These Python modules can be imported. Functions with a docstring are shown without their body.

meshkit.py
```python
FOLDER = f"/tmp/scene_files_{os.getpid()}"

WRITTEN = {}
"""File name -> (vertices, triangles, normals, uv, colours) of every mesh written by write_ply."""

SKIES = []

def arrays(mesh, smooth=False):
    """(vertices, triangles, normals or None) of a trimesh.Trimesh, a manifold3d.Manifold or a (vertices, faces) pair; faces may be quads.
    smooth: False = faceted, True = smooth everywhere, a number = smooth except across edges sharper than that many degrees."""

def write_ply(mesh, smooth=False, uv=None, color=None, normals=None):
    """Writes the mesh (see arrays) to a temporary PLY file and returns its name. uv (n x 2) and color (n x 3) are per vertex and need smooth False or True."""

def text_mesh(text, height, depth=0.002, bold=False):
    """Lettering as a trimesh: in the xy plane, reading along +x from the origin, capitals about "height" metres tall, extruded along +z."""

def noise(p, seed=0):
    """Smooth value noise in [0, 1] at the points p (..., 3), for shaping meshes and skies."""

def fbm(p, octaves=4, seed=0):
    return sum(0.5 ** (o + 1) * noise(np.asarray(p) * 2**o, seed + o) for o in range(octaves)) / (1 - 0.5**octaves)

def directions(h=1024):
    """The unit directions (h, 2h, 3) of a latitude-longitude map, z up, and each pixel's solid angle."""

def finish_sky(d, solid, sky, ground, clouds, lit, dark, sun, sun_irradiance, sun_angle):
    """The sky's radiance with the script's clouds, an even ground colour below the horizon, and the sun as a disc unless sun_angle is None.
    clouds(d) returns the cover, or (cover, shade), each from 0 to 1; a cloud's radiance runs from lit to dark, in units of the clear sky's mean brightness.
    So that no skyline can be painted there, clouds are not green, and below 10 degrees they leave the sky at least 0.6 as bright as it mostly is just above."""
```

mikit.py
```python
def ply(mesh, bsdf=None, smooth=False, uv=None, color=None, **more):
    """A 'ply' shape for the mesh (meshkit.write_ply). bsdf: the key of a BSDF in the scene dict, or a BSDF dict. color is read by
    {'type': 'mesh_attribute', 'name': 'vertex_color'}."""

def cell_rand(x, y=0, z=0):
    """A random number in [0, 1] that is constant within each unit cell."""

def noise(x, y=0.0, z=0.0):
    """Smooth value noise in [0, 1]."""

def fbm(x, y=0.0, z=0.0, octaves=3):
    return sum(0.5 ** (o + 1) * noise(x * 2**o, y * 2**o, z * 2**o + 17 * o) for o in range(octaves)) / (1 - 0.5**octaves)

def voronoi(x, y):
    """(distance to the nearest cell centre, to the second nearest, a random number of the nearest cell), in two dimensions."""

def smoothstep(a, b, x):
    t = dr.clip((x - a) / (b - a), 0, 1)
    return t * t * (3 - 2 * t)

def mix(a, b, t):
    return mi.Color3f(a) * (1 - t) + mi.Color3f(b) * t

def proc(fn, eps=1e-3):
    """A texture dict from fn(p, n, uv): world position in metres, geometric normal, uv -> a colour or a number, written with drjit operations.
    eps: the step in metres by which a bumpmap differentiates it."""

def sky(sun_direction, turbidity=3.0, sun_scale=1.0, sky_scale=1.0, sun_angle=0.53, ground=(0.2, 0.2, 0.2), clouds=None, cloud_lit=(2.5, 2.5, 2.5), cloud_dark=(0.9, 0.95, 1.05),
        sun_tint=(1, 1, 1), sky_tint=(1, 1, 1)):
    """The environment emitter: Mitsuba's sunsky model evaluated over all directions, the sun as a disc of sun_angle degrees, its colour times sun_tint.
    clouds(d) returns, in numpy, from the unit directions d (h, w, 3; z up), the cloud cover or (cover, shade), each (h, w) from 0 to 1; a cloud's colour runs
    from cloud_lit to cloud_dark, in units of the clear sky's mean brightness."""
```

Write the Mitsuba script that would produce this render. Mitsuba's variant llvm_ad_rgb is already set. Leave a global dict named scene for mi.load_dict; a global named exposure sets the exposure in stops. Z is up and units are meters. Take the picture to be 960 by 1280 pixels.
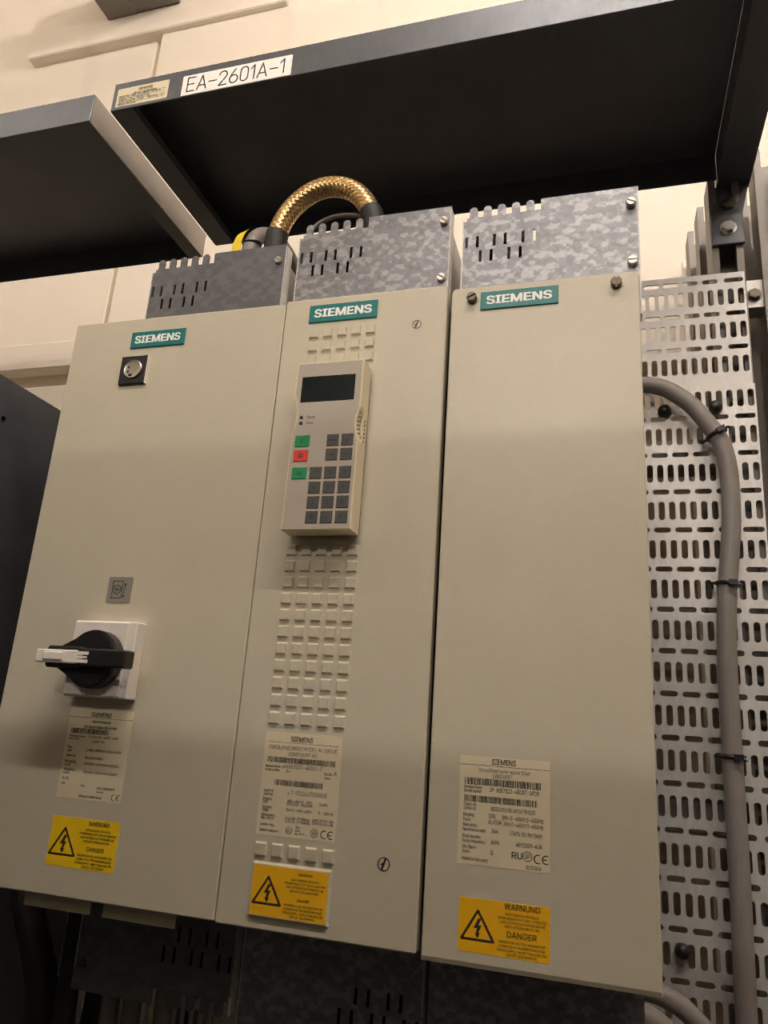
import math, random
import numpy as np, trimesh, drjit as dr, mitsuba as mi
import manifold3d as m3
import mikit, meshkit
from mikit import noise, fbm, voronoi, cell_rand, smoothstep, mix
from shapely.geometry import Polygon, LineString, Point, box as sbox
from shapely.ops import unary_union
from shapely import affinity

T = mi.ScalarTransform4f
random.seed(7)
rng = np.random.default_rng(7)
scene, labels = {}, {}

# ------------------------------------------------------------------ camera, lights, exposure
CAM = np.array([0.28536, -0.63689, 1.51286])
RIGHT = np.array([0.95904828, 0.27528734, 0.06665795])
DOWN = np.array([-0.01523774, 0.28514313, -0.95836382])
FWD = np.array([-0.28283249, 0.91810145, 0.27766078])
FOCAL = 927.04
scene['camera'] = {'type': 'perspective', 'fov': math.degrees(2 * math.atan(480 / FOCAL)), 'fov_axis': 'x',
                   'near_clip': 0.02, 'far_clip': 50.0,
                   'to_world': T().look_at(origin=CAM.tolist(), target=(CAM + FWD).tolist(), up=(-DOWN).tolist())}
exposure = 0.16
LAMP = np.array([1.0, 0.885, 0.795])
# (centre x, y, z, length, radius, radiance): tube over the aisle, two tubes of the next aisle, one tube added to brighten the left wall
LAMPS = [(0.78, -0.92, 3.45, 1.60, 0.016, 162.0), (0.05, -3.56, 3.10, 1.20, 0.014, 112.0), (0.05, -2.59, 3.10, 1.20, 0.014, 120.0), (-1.80, -0.92, 3.45, 1.20, 0.016, 42.0)]
BLOCKER_Y, BLOCKER_Z = -1.15, 2.206  # top edge of the added blocker sets the light bands on the fronts
CEILING_Z, WALL_Y = 3.95, 0.62


# ------------------------------------------------------------------ helpers
def lin(r, g, b):
    c = np.array([r, g, b]) / 255.0
    return [float(x) for x in np.where(c < 0.04045, c / 12.92, ((c + 0.055) / 1.055) ** 2.4)]


def rgb(c):
    return {'type': 'rgb', 'value': [float(x) for x in c]}


def mat(name, color, rough=0.5, metal=0.0, spec=0.5, bump=None, bump_scale=1.0, clear=0.0):
    b = {'type': 'principled', 'base_color': color if isinstance(color, dict) else rgb(color), 'roughness': rough,
         'metallic': metal, 'specular': spec}
    if clear:
        b['clearcoat'] = clear
        b['clearcoat_gloss'] = 0.9
    if bump is not None:
        b = {'type': 'bumpmap', 'arbitrary': bump, 'scale': bump_scale, 'bsdf': b}
    scene[name] = {'type': 'twosided', 'bsdf': b}
    return name


def numbered(key):
    if key not in scene and key not in labels:
        return key
    i = 1
    while f'{key}_{i:03d}' in scene or f'{key}_{i:03d}' in labels:
        i += 1
    return f'{key}_{i:03d}'


def thing(name, label, category, group=None):
    key = numbered(name)
    labels[key] = {'label': label, 'category': category}
    if group:
        labels[key]['group'] = group
    return key


def add(name, mesh, bsdf, parent=None, label=None, smooth=False, kind=None, **more):
    key = numbered(parent + '__' + name if parent else name)
    scene[key] = mikit.ply(mesh, bsdf, smooth=smooth, **more)
    d = {}
    if label:
        d['label'] = label
    if kind:
        d['kind'] = kind
    if d:
        labels[key] = d
    return key


def single(name, label, category, mesh, bsdf, smooth=False, group=None):
    key = numbered(name)
    scene[key] = mikit.ply(mesh, bsdf, smooth=smooth)
    labels[key] = {'label': label, 'category': category}
    if group:
        labels[key]['group'] = group
    return key


def cat(*ms):
    out = []
    for m in ms:
        out.extend(m if isinstance(m, (list, tuple)) else [m])
    return trimesh.util.concatenate(out)


def bx(x0, x1, y0, y1, z0, z1, c=0.0):
    """A box with chamfered edges."""
    if c <= 0:
        return trimesh.creation.box(bounds=[[x0, y0, z0], [x1, y1, z1]])
    pts = []
    lo, hi = np.array([x0, y0, z0]), np.array([x1, y1, z1])
    for s in np.ndindex(2, 2, 2):
        corner = np.where(np.array(s) == 0, lo, hi)
        sign = np.where(np.array(s) == 0, 1, -1)
        for k in range(3):
            p = corner + sign * c
            p[k] = corner[k]
            pts.append(p)
    return trimesh.convex.convex_hull(np.array(pts))


FRONT = np.array([[1, 0, 0, 0], [0, 0, -1, 0], [0, 1, 0, 0], [0, 0, 0, 1.0]])


def front(poly, y, t):
    """Extrude polygon(s) given in (x, z); back at y, front at y - t."""
    ps = [g for g in getattr(poly, 'geoms', [poly]) if g.area > 0]
    m = trimesh.util.concatenate([trimesh.creation.extrude_polygon(p, t, engine='earcut') for p in ps])
    m.apply_transform(FRONT)
    m.apply_translation([0, y, 0])
    return m


def frustum(x0, x1, z0, z1, y, h, inset):
    """A raised pad: base on y, top at y - h, edges slanted by inset."""
    p = [(x, y, z) for x in (x0, x1) for z in (z0, z1)] + [(x, y - h, z) for x in (x0 + inset, x1 - inset) for z in (z0 + inset, z1 - inset)]
    return trimesh.convex.convex_hull(np.array(p))


def spline(pts, n=60):
    from scipy.interpolate import CubicSpline
    p = np.array(pts, float)
    d = np.r_[0, np.cumsum(np.linalg.norm(np.diff(p, axis=0), axis=1) ** 0.7)]
    return CubicSpline(d, p)(np.linspace(0, d[-1], n))


def tube(path, r, sides=16, uv=False, cap=True):
    p = np.asarray(path, float)
    n = len(p)
    r = np.broadcast_to(r, (n,))
    t = np.gradient(p, axis=0)
    t /= np.linalg.norm(t, axis=1, keepdims=True)
    a = np.cross(t[0], [0, 0, 1.0] if abs(t[0][2]) < 0.9 else [0, 1.0, 0])
    A = []
    for i in range(n):
        a = a - t[i] * (a @ t[i])
        a /= np.linalg.norm(a)
        A.append(a.copy())
    A = np.array(A)
    B = np.cross(t, A)
    m = sides + (1 if uv else 0)
    ang = np.arange(m) * 2 * np.pi / sides
    v = p[:, None] + r[:, None, None] * (np.cos(ang)[None, :, None] * A[:, None] + np.sin(ang)[None, :, None] * B[:, None])
    f = []
    for i in range(n - 1):
        for j in range(sides):
            k = (j + 1) if uv else (j + 1) % sides
            q = [i * m + j, i * m + k, (i + 1) * m + k, (i + 1) * m + j]
            f += [[q[0], q[1], q[2]], [q[0], q[2], q[3]]]
    V = v.reshape(-1, 3)
    if cap and not uv:
        V = np.vstack([V, p[0], p[-1]])
        for j in range(sides):
            f.append([len(V) - 2, (j + 1) % sides, j])
            f.append([len(V) - 1, (n - 1) * m + j, (n - 1) * m + (j + 1) % sides])
    mesh = trimesh.Trimesh(V, np.array(f), process=False)
    if uv:
        s = np.r_[0, np.cumsum(np.linalg.norm(np.diff(p, axis=0), axis=1))]
        U = np.stack([np.repeat(s, m), np.tile(ang / (2 * np.pi), n)], 1)
        return mesh, U
    return mesh


def lathe_y(profile, x, y, z, n=28):
    """Revolve (radius, outward distance) about the axis pointing to the viewer (-y) from (x, y, z)."""
    m = trimesh.creation.revolve(np.array(profile), sections=n)
    m.apply_transform(FRONT)
    m.apply_translation([x, y, z])
    return m


def text(s, x, z, h, y, bold=False, width=None, align='left', t=0.0002, sx=1.0):
    m = meshkit.text_mesh(s, h, t, bold)
    b = m.bounds
    w = b[1][0] - b[0][0]
    m.apply_translation([-b[0][0], 0, 0])
    k = sx if width is None else width / w
    m.apply_scale([k, 1, 1])
    w *= k
    off = {'left': 0, 'center': -w / 2, 'right': -w}[align]
    m.apply_transform(FRONT)
    m.apply_translation([x + off, y, z])
    return m


# ------------------------------------------------------------------ materials
def f_paint(p, n, uv):
    v = fbm(p.x * 9, p.y * 9, p.z * 6, 3)
    w = noise(p.x * 400, p.y * 400, p.z * 400)
    return mix(lin(193, 186, 166), lin(201, 194, 173), v) * (0.985 + 0.03 * w)


def f_spangle(p, n, uv):
    u = p.x + 0.35 * p.y
    w = p.z + 0.35 * p.y
    j = 0.006 * (fbm(p.x * 210, p.y * 210, p.z * 210, 2) - 0.5)
    a, b, c = voronoi((u + j) * 230 + 20, (w - j) * 230 + 20)
    k = 0.30 * c + 0.70 * smoothstep(0.46, 0.68, fbm(u * 155 + 9, 3.0, w * 155, 3))
    q = fbm(p.x * 14, p.y * 14, p.z * 14, 3)
    return mix((0.165, 0.169, 0.182), (0.315, 0.322, 0.342), k) * (0.85 + 0.3 * q)


def f_spangle_soft(p, n, uv):
    u = p.x + 0.35 * p.y
    w = p.z + 0.35 * p.y
    k = smoothstep(0.35, 0.7, fbm(u * 120 + 9, 3.0, w * 120, 3))
    q = fbm(p.x * 14, p.y * 14, p.z * 14, 3)
    return mix((0.118, 0.122, 0.130), (0.150, 0.154, 0.163), k) * (0.85 + 0.3 * q)


def f_zinc(p, n, uv):
    q = fbm(p.x * 18, p.y * 18, p.z * 18, 4)
    s = noise(p.x * 260, p.y * 260, p.z * 90)
    return mix((0.50, 0.49, 0.475), (0.66, 0.65, 0.63), q) * (0.93 + 0.12 * s)


def f_wall(p, n, uv):
    q = fbm(p.x * 2.3, p.y * 2, p.z * 2.3, 3)
    s = smoothstep(0.62, 0.8, fbm(p.x * 7 + 4, 0.0, p.z * 1.6, 3))
    return mix(lin(230, 221, 206), lin(236, 228, 214), q) * (1.0 - 0.05 * s)


def f_dark(p, n, uv):
    q = fbm(p.x * 20, p.y * 20, p.z * 20, 3)
    s = noise(p.x * 300, p.y * 60, p.z * 60)
    return mix((0.092, 0.099, 0.112), (0.122, 0.130, 0.145), q) * (0.94 + 0.12 * s)


def f_cable(p, n, uv):
    q = fbm(p.x * 60, p.y * 60, p.z * 25, 3)
    return mix(lin(118, 112, 108), lin(134, 128, 123), q)


def f_braid(p, n, uv):
    a = uv.x * 150.0
    b = uv.y * 9.0
    s = a + b
    d = a - b
    k = dr.floor(s) + dr.floor(d)
    odd = k - 2.0 * dr.floor(k / 2.0)
    fs = dr.select(odd > 0.5, s - dr.floor(s), d - dr.floor(d))
    ridge = 1.0 - dr.square(2.0 * fs - 1.0)
    r = cell_rand(dr.floor(s) + 40, dr.floor(d) + 40)
    return mix((0.40, 0.23, 0.085), (0.95, 0.68, 0.32), dr.clip(ridge * (0.45 + 0.7 * r), 0, 1))


def f_braid_h(p, n, uv):
    a = uv.x * 150.0
    b = uv.y * 9.0
    s = a + b
    d = a - b
    k = dr.floor(s) + dr.floor(d)
    odd = k - 2.0 * dr.floor(k / 2.0)
    fs = dr.select(odd > 0.5, s - dr.floor(s), d - dr.floor(d))
    return 1.0 - dr.square(2.0 * fs - 1.0)


mat('panel_paint', mikit.proc(f_paint), 0.38, 0.0, 0.5)
mat('galvanised', mikit.proc(f_spangle), 0.42, 0.7)
mat('galvanised_dull', mikit.proc(f_spangle_soft), 0.5, 0.6)
mat('zinc_plate', mikit.proc(f_zinc), 0.48, 0.42)
mat('bare_steel', (0.34, 0.315, 0.285), 0.5, 0.3)
mat('flange_lit', (0.80, 0.78, 0.74), 0.5, 0.1)  # pale tone stands for the light striking the side returns
mat('wall_paint', mikit.proc(f_wall), 0.6, 0.0, 0.4)
mat('lower_wall_shaded', lin(150, 136, 114), 0.6)  # wall colour darkened to hold the shade behind the perforated plate
mat('dark_steel', mikit.proc(f_dark), 0.40, 0.4)
mat('steel_bright', (0.62, 0.60, 0.57), 0.28, 1.0)
mat('screw_dark', (0.11, 0.095, 0.072), 0.38, 0.8)
mat('strut_steel', (0.18, 0.165, 0.145), 0.45, 0.3)
mat('black_plastic', (0.010, 0.010, 0.011), 0.38, 0.0, 0.5)
mat('black_rubber', (0.016, 0.016, 0.016), 0.55, 0.0, 0.4)
mat('white_plastic', lin(226, 221, 212), 0.35)
mat('grey_plastic', lin(136, 132, 124), 0.5)
mat('handset_face', lin(176, 168, 154), 0.5)
mat('handset_shell', lin(214, 204, 178), 0.42)
mat('key_grey', lin(70, 72, 68), 0.55)
mat('key_green', lin(8, 138, 82), 0.5)
mat('key_red', lin(214, 66, 48), 0.5)
mat('screen_glass', (0.006, 0.012, 0.013), 0.16, 0.0, 0.25)
mat('badge_teal', lin(2, 112, 112), 0.35)
mat('badge_white', lin(238, 240, 238), 0.5)
mat('label_paper', lin(219, 208, 178), 0.5)
mat('label_ink', (0.014, 0.013, 0.012), 0.6)
mat('warning_yellow', lin(240, 184, 26), 0.5)
mat('warning_yellow_vivid', lin(244, 205, 26), 0.5)
mat('warning_ink', (0.022, 0.010, 0.008), 0.6)
mat('sign_white', lin(246, 243, 238), 0.45)
mat('key_print', lin(32, 34, 32), 0.6)
mat('cable_grey', mikit.proc(f_cable), 0.5)
mat('tag_yellow', lin(246, 214, 10), 0.45)
mat('brass_braid', mikit.proc(f_braid), 0.34, 0.9, bump={'type': 'proc', **{k: v for k, v in mikit.proc(f_braid_h, 2e-4).items() if k != 'type'}}, bump_scale=0.0006)
mat('concrete', (0.09, 0.087, 0.083), 0.8)
mat('lip_paint_shaded', lin(176, 170, 148), 0.45)  # panel cream darkened for the shade below the door
scene['tube_glow'] = {'type': 'diffuse', 'reflectance': rgb((0.7, 0.7, 0.7))}

# ------------------------------------------------------------------ room
add('floor', bx(-4, 4, -5.2, 0.9, -0.1, 0.0), 'concrete', kind='structure')
add('ceiling', bx(-4, 4, -5.2, 0.9, CEILING_Z, CEILING_Z + 0.1), 'wall_paint', kind='structure')
add('wall_left', bx(-3.6, -3.5, -5.1, 0.8, 0.0, CEILING_Z), 'wall_paint', kind='structure')
add('wall_right', bx(3.5, 3.6, -5.1, 0.8, 0.0, CEILING_Z), 'wall_paint', kind='structure')
add('wall_front', bx(-3.6, 3.6, -5.1, -5.0, 0.0, CEILING_Z), 'wall_paint', kind='structure')
add('light_blocker', bx(-3.5, 3.5, BLOCKER_Y - 0.04, BLOCKER_Y, 0.0, BLOCKER_Z), 'dark_steel', kind='structure')  # unseen blocker added to shape the far tubes' light, in place of opposite cabinets
W = WALL_Y
add('wall_back', bx(-3.5, 3.5, W + 0.035, W + 0.12, 0.0, CEILING_Z), 'wall_paint', kind='structure')
SEAM = -0.785


def wall_panel(x0, x1, z0, z1, y0=W, m='wall_paint'):
    add('panel', bx(x0, x1, y0, W + 0.035, z0, z1, 0.003), m, 'wall_back')


wall_panel(-3.49, SEAM - 0.019, 2.250, CEILING_Z)
wall_panel(SEAM + 0.003, 3.49, 2.156, CEILING_Z, W - 0.014)
wall_panel(-3.49, SEAM - 0.004, 0.0, 2.212, W + 0.012)
wall_panel(SEAM + 0.003, 3.49, 0.0, 2.132, W + 0.012, 'lower_wall_shaded')
wall_panel(-1.19, -0.430, 3.180, CEILING_Z - 0.3, W - 0.030)
# soft vertical roll beside the seam of the left panel
add('panel_trim', bx(-3.45, SEAM - 0.01, W - 0.003, W + 0.02, 2.250, 2.318, 0.0028), 'wall_paint', 'wall_back')

# lamps
for i, (x, y, z, L, r, e) in enumerate(LAMPS):
    t = thing('fluorescent_lamp', ['fluorescent tube lamp over the near aisle', 'fluorescent tube lamp farthest behind the added light blocker', 'fluorescent tube lamp just behind the added light blocker', 'tube lamp added over the near aisle to brighten the left wall'][i], 'lamp', 'fluorescent lamps')
    m = tube([(x - L / 2, y, z), (x + L / 2, y, z)], r, 16)
    scene[t + '__tube'] = mikit.ply(m, 'tube_glow', smooth=40, emitter={'type': 'area', 'radiance': rgb(LAMP * e)})
    add('fitting', bx(x - L / 2 - 0.03, x + L / 2 + 0.03, y - 0.035, y + 0.035, z + 0.03, z + 0.075, 0.004), 'white_plastic', t)
    for s in (-1, 1):
        add('end_holder', bx(x + s * (L / 2 + 0.012) - 0.012, x + s * (L / 2 + 0.012) + 0.012, y - 0.018, y + 0.018, z - 0.02, z + 0.034, 0.002), 'white_plastic', t)
        add('hanger_rod', tube([(x + s * L * 0.35, y, z + 0.07), (x + s * L * 0.35, y, CEILING_Z + 0.01)], 0.004, 8), 'steel_bright', t)

# ------------------------------------------------------------------ writing and labels
def logo(x0, x1, z0, z1, y, t=0.0002):
    """Bold capitals of the maker's name fitted into a box."""
    m = meshkit.text_mesh('SIEMENS', 1.0, t, True)
    m = cat([m.copy().apply_translation([d, 0, 0]) for d in (-0.035, 0.0, 0.035)])
    b = m.bounds
    m.apply_translation([-b[0][0], -b[0][1], 0])
    m.apply_scale([(x1 - x0) / (b[1][0] - b[0][0]), (z1 - z0) / (b[1][1] - b[0][1]), 1])
    m.apply_transform(FRONT)
    m.apply_translation([x0, y, z0])
    return m


def badge(parent, x0, x1, z0, z1, y=0.0):
    b = add('brand_badge', bx(x0, x1, y - 0.0016, y, z0, z1, 0.0004), 'badge_teal', parent, 'teal brand badge with white lettering')
    w, h = x1 - x0, z1 - z0
    add('lettering', logo(x0 + 0.075 * w, x1 - 0.075 * w, z0 + 0.27 * h, z1 - 0.25 * h, y - 0.0016, 0.0003), 'badge_white', b)


def barcode(x0, x1, z0, z1, y, seed):
    r = random.Random(seed)
    x, out = x0, []
    while x < x1:
        w = r.choice([0.00035, 0.0005, 0.0009, 0.0012])
        out.append(bx(x, min(x + w, x1), y - 0.0002, y, z0, z1))
        x += w + r.choice([0.0003, 0.0004, 0.0008])
    return cat(out)


def ring(x, z, r0, r1, y):
    return front(Point(x, z).buffer(r1, 24).difference(Point(x, z).buffer(r0, 24)), y, 0.0002)


def ce(x, z, h, y):
    r = h / 2
    c = LineString([(x + r + r * math.cos(a), z + r + r * math.sin(a)) for a in np.linspace(math.radians(70), math.radians(290), 20)]).buffer(h * 0.07)
    x2 = x + h * 1.05
    e = LineString([(x2 + r + r * math.cos(a), z + r + r * math.sin(a)) for a in np.linspace(math.radians(70), math.radians(290), 20)]).buffer(h * 0.07)
    bar = LineString([(x2, z + r), (x2 + r, z + r)]).buffer(h * 0.07)
    return front(unary_union([c, e.union(bar)]), y, 0.0002)


def rating_label(parent, x0, x1, z0, z1, y, rows, extra, name='rating_label', desc='cream printed rating label with barcode'):
    lab = add(name, bx(x0, x1, y - 0.0004, y, z0, z1), 'label_paper', parent, desc)
    yy = y - 0.0004
    w, h = x1 - x0, z1 - z0
    ms = []
    for row in rows:
        s, fx, fz, hh, bold, fw, al = (list(row) + [False, None, 'left'][len(row) - 4:])[:7]
        ms.append(text(s, x0 + fx * w, z1 - fz * h, hh, yy, bold or hh < 0.0030, None if fw is None else fw * w, al))
    for fn in extra:
        ms.append(fn(x0, z1, w, h, yy))
    add('print', cat(ms), 'label_ink', lab)
    return lab


def bar_at(fx0, fx1, fz0, fz1, seed):
    return lambda x0, z1, w, h, y: barcode(x0 + fx0 * w, x0 + fx1 * w, z1 - fz1 * h, z1 - fz0 * h, y, seed)


def rule_at(fz, f0=0.0, f1=1.0):
    return lambda x0, z1, w, h, y: bx(x0 + f0 * w, x0 + f1 * w, y - 0.0002, y, z1 - fz * h - 0.0002, z1 - fz * h + 0.0002)


def ce_at(fx, fz, hh):
    return lambda x0, z1, w, h, y: ce(x0 + fx * w, z1 - fz * h, hh, y)


def roundmark_at(s, fx, fz, r):
    def fn(x0, z1, w, h, y):
        x, z = x0 + fx * w, z1 - fz * h
        return cat(ring(x, z, r * 0.84, r, y), text(s, x, z - r * 0.45, r * 0.9, y, True, r * 1.05, 'center'))
    return fn


WARN = [('WARNUNG', 0.11, 0.085, True, 0.30), ('NACH ABSCHALTEN ALLER', 0.22, 0.045, False, 0.36), ('SPANNUNGEN STEHT NOCH 5 MINUTEN', 0.295, 0.045, False, 0.53),
        ('LANG GEFÄHRLICHE SPANNUNG AN', 0.37, 0.045, False, 0.49), ('SIEHE BETRIEBSANLEITUNG', 0.445, 0.045, False, 0.38),
        ('DANGER', 0.62, 0.085, True, 0.25), ('HAZARDOUS VOLTAGE REMAINS FOR', 0.73, 0.045, False, 0.50), ('5 MINUTES AFTER REMOVING MAIN', 0.805, 0.045, False, 0.50),
        ('POWER SUPPLY. MORE THAN ONE LIVE', 0.88, 0.045, False, 0.53), ('CIRCUIT. SEE DIAGRAM.', 0.95, 0.045, False, 0.33)]


def warning_label(parent, x0, x1, z0, z1, y, m='warning_yellow', head=1.0, plate=False, desc='yellow high voltage warning label'):
    if plate:
        pl = add('warning_plate', frustum(x0 - 0.0022, x1 + 0.0022, z0 - 0.0022, z1 + 0.0022, y, 0.0030, 0.0015), 'panel_paint', parent, 'raised beige plate that carries a yellow warning label')
        yy = y - 0.0030
        lab = add('label_sheet', bx(x0, x1, yy - 0.0003, yy, z0, z1), m, pl, desc)
    else:
        yy = y
        lab = add('warning_label', bx(x0, x1, yy - 0.0004, yy, z0, z1), m, parent, desc)
    yy -= 0.0004 if not plate else 0.0003
    w, h = x1 - x0, z1 - z0
    cx, cz = x0 + 0.215 * w, z0 + 0.24 * h
    a = 0.52 * h
    tri = Polygon([(cx - a * 0.62, cz), (cx + a * 0.62, cz), (cx, cz + a * 1.02)]).buffer(0.0010)
    tri = tri.difference(Polygon([(cx - a * 0.62, cz), (cx + a * 0.62, cz), (cx, cz + a * 1.02)]).buffer(-0.0008))
    b = a / 10.0
    bolt = Polygon([(cx + 0.2 * b, cz + 7.6 * b), (cx - 1.5 * b, cz + 4.0 * b), (cx - 0.1 * b, cz + 4.3 * b), (cx - 0.5 * b, cz + 2.2 * b), (cx - 1.1 * b, cz + 2.3 * b),
                    (cx + 0.1 * b, cz + 0.6 * b), (cx + 0.9 * b, cz + 2.5 * b), (cx + 0.2 * b, cz + 2.35 * b), (cx + 1.5 * b, cz + 5.2 * b), (cx + 0.1 * b, cz + 4.9 * b), (cx + 1.3 * b, cz + 7.4 * b)])
    ms = [front(tri, yy, 0.0002), front(bolt.buffer(0.0001), yy, 0.0002)]
    for s, fz, hh, bold, fw in WARN:
        k = head if bold else 1.0
        ms.append(text(s, x0 + 0.70 * w, z1 - fz * h - 0.02 * h, hh * h * k, yy, True, fw * w * (k if bold else 1.0), 'center'))
    if plate:   # a third level already holds the sheet: the ink is a part beside it
        add('label_print', cat(ms), 'warning_ink', pl)
    else:
        add('print', cat(ms), 'warning_ink', lab)


def slotted_screw(parent, x, y, z, r, h, ang, m, name='screw', label=None):
    prof = [(0, 0), (r * 0.92, 0), (r, h * 0.1), (r, h * 0.8), (r * 0.9, h), (0, h)]
    body = lathe_y(prof, 0, 0, 0, 24)
    man = m3.Manifold(m3.Mesh(np.asarray(body.vertices, np.float32), np.asarray(body.faces, np.uint32)))
    cut = m3.Manifold.cube([r * 3, h, r * 0.3], True).translate([0, -h, 0]).rotate([0, ang, 0])
    c = (man - cut).to_mesh()
    mesh = trimesh.Trimesh(c.vert_properties[:, :3], c.tri_verts) if len(c.tri_verts) else body
    mesh.apply_translation([x, y, z])
    return add(name, mesh, m, parent, label, smooth=35)


def quarter_lock(parent, x, z, r, y=0.0):
    """Flush quarter-turn fastener: recessed dark ring with a slotted core."""
    k = add('quarter_turn_fastener', front(Point(x, z).buffer(r).difference(Point(x, z).buffer(r * 0.87)), y, 0.0006), 'screw_dark', parent, 'small slotted quarter turn fastener')
    a = affinity.rotate(sbox(x - r * 0.16, z - r * 0.85, x + r * 0.16, z + r * 0.85), -18)
    b = affinity.rotate(sbox(x - r * 0.62, z - r * 0.05, x + r * 0.30, z + r * 0.16), 35)
    add('slot', front(unary_union([a, b]), y, 0.0004), 'black_plastic', k)
    add('core', front(Point(x, z).buffer(r * 0.80), y, 0.0002), 'panel_paint', k)


# ------------------------------------------------------------------ the three drive cabinets
def cover(x0, x1, z0, z1, t=0.0145, c=0.0012, top=0.0):
    """Painted sheet cover: a shallow tray, its front on y = 0."""
    return bx(x0, x1, 0.0, t, z0, z1, c)


def vent_polygon(x0, x1, z0, z1, flip=False):
    """Front sheet of the vent box: notched comb along the edge and two rows of slots. The same punching in each box."""
    w = x1 - x0
    d = 0.0130
    p = sbox(x0, z0, x1, z1)
    cuts = [sbox(x0 - 1, z1 - d - 0.004, x0 + 0.0042, z1 + 1), sbox(x0 - 1, z1 - d, x0 + 0.0068, z1 + 1)]
    tabs = []
    for i in range(5):
        tabs.append(x0 + 0.0110 + 0.01465 * i)
    edges = [x0 + 0.0068] + [e for tx in tabs for e in (tx - 0.0042, tx + 0.0042)] + [tabs[-1] + 0.0108]
    for i in range(0, len(edges), 2):
        cuts.append(sbox(edges[i], z1 - d, edges[i + 1], z1 + 1))
    rows = [(0.0048, 0), (0.0160, 0), (0.0335, 0), (0.0445, 0), (0.0627, 0), (0.0740, 0), (0.0194, 1), (0.0306, 1), (0.0486, 1), (0.0600, 1)]
    for sx, r in rows:
        zc = z1 - 0.0428 - 0.0177 * r
        cuts.append(sbox(x0 + sx - 0.0015, zc - 0.0068, x0 + sx + 0.0015, zc + 0.0068))
    p = p.difference(unary_union(cuts))
    round_tabs = []
    for tx in tabs:
        round_tabs.append(sbox(tx - 0.0042, z1 - 0.0042, tx - 0, z1).union(sbox(tx, z1 - 0.0042, tx + 0.0042, z1)).difference(Point(tx, z1 - 0.0042).buffer(0.0042)))
    p = p.difference(unary_union(round_tabs))
    if flip:
        p = affinity.scale(p, -1, -1, origin=((x0 + x1) / 2, (z0 + z1) / 2))
    return p


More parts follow.
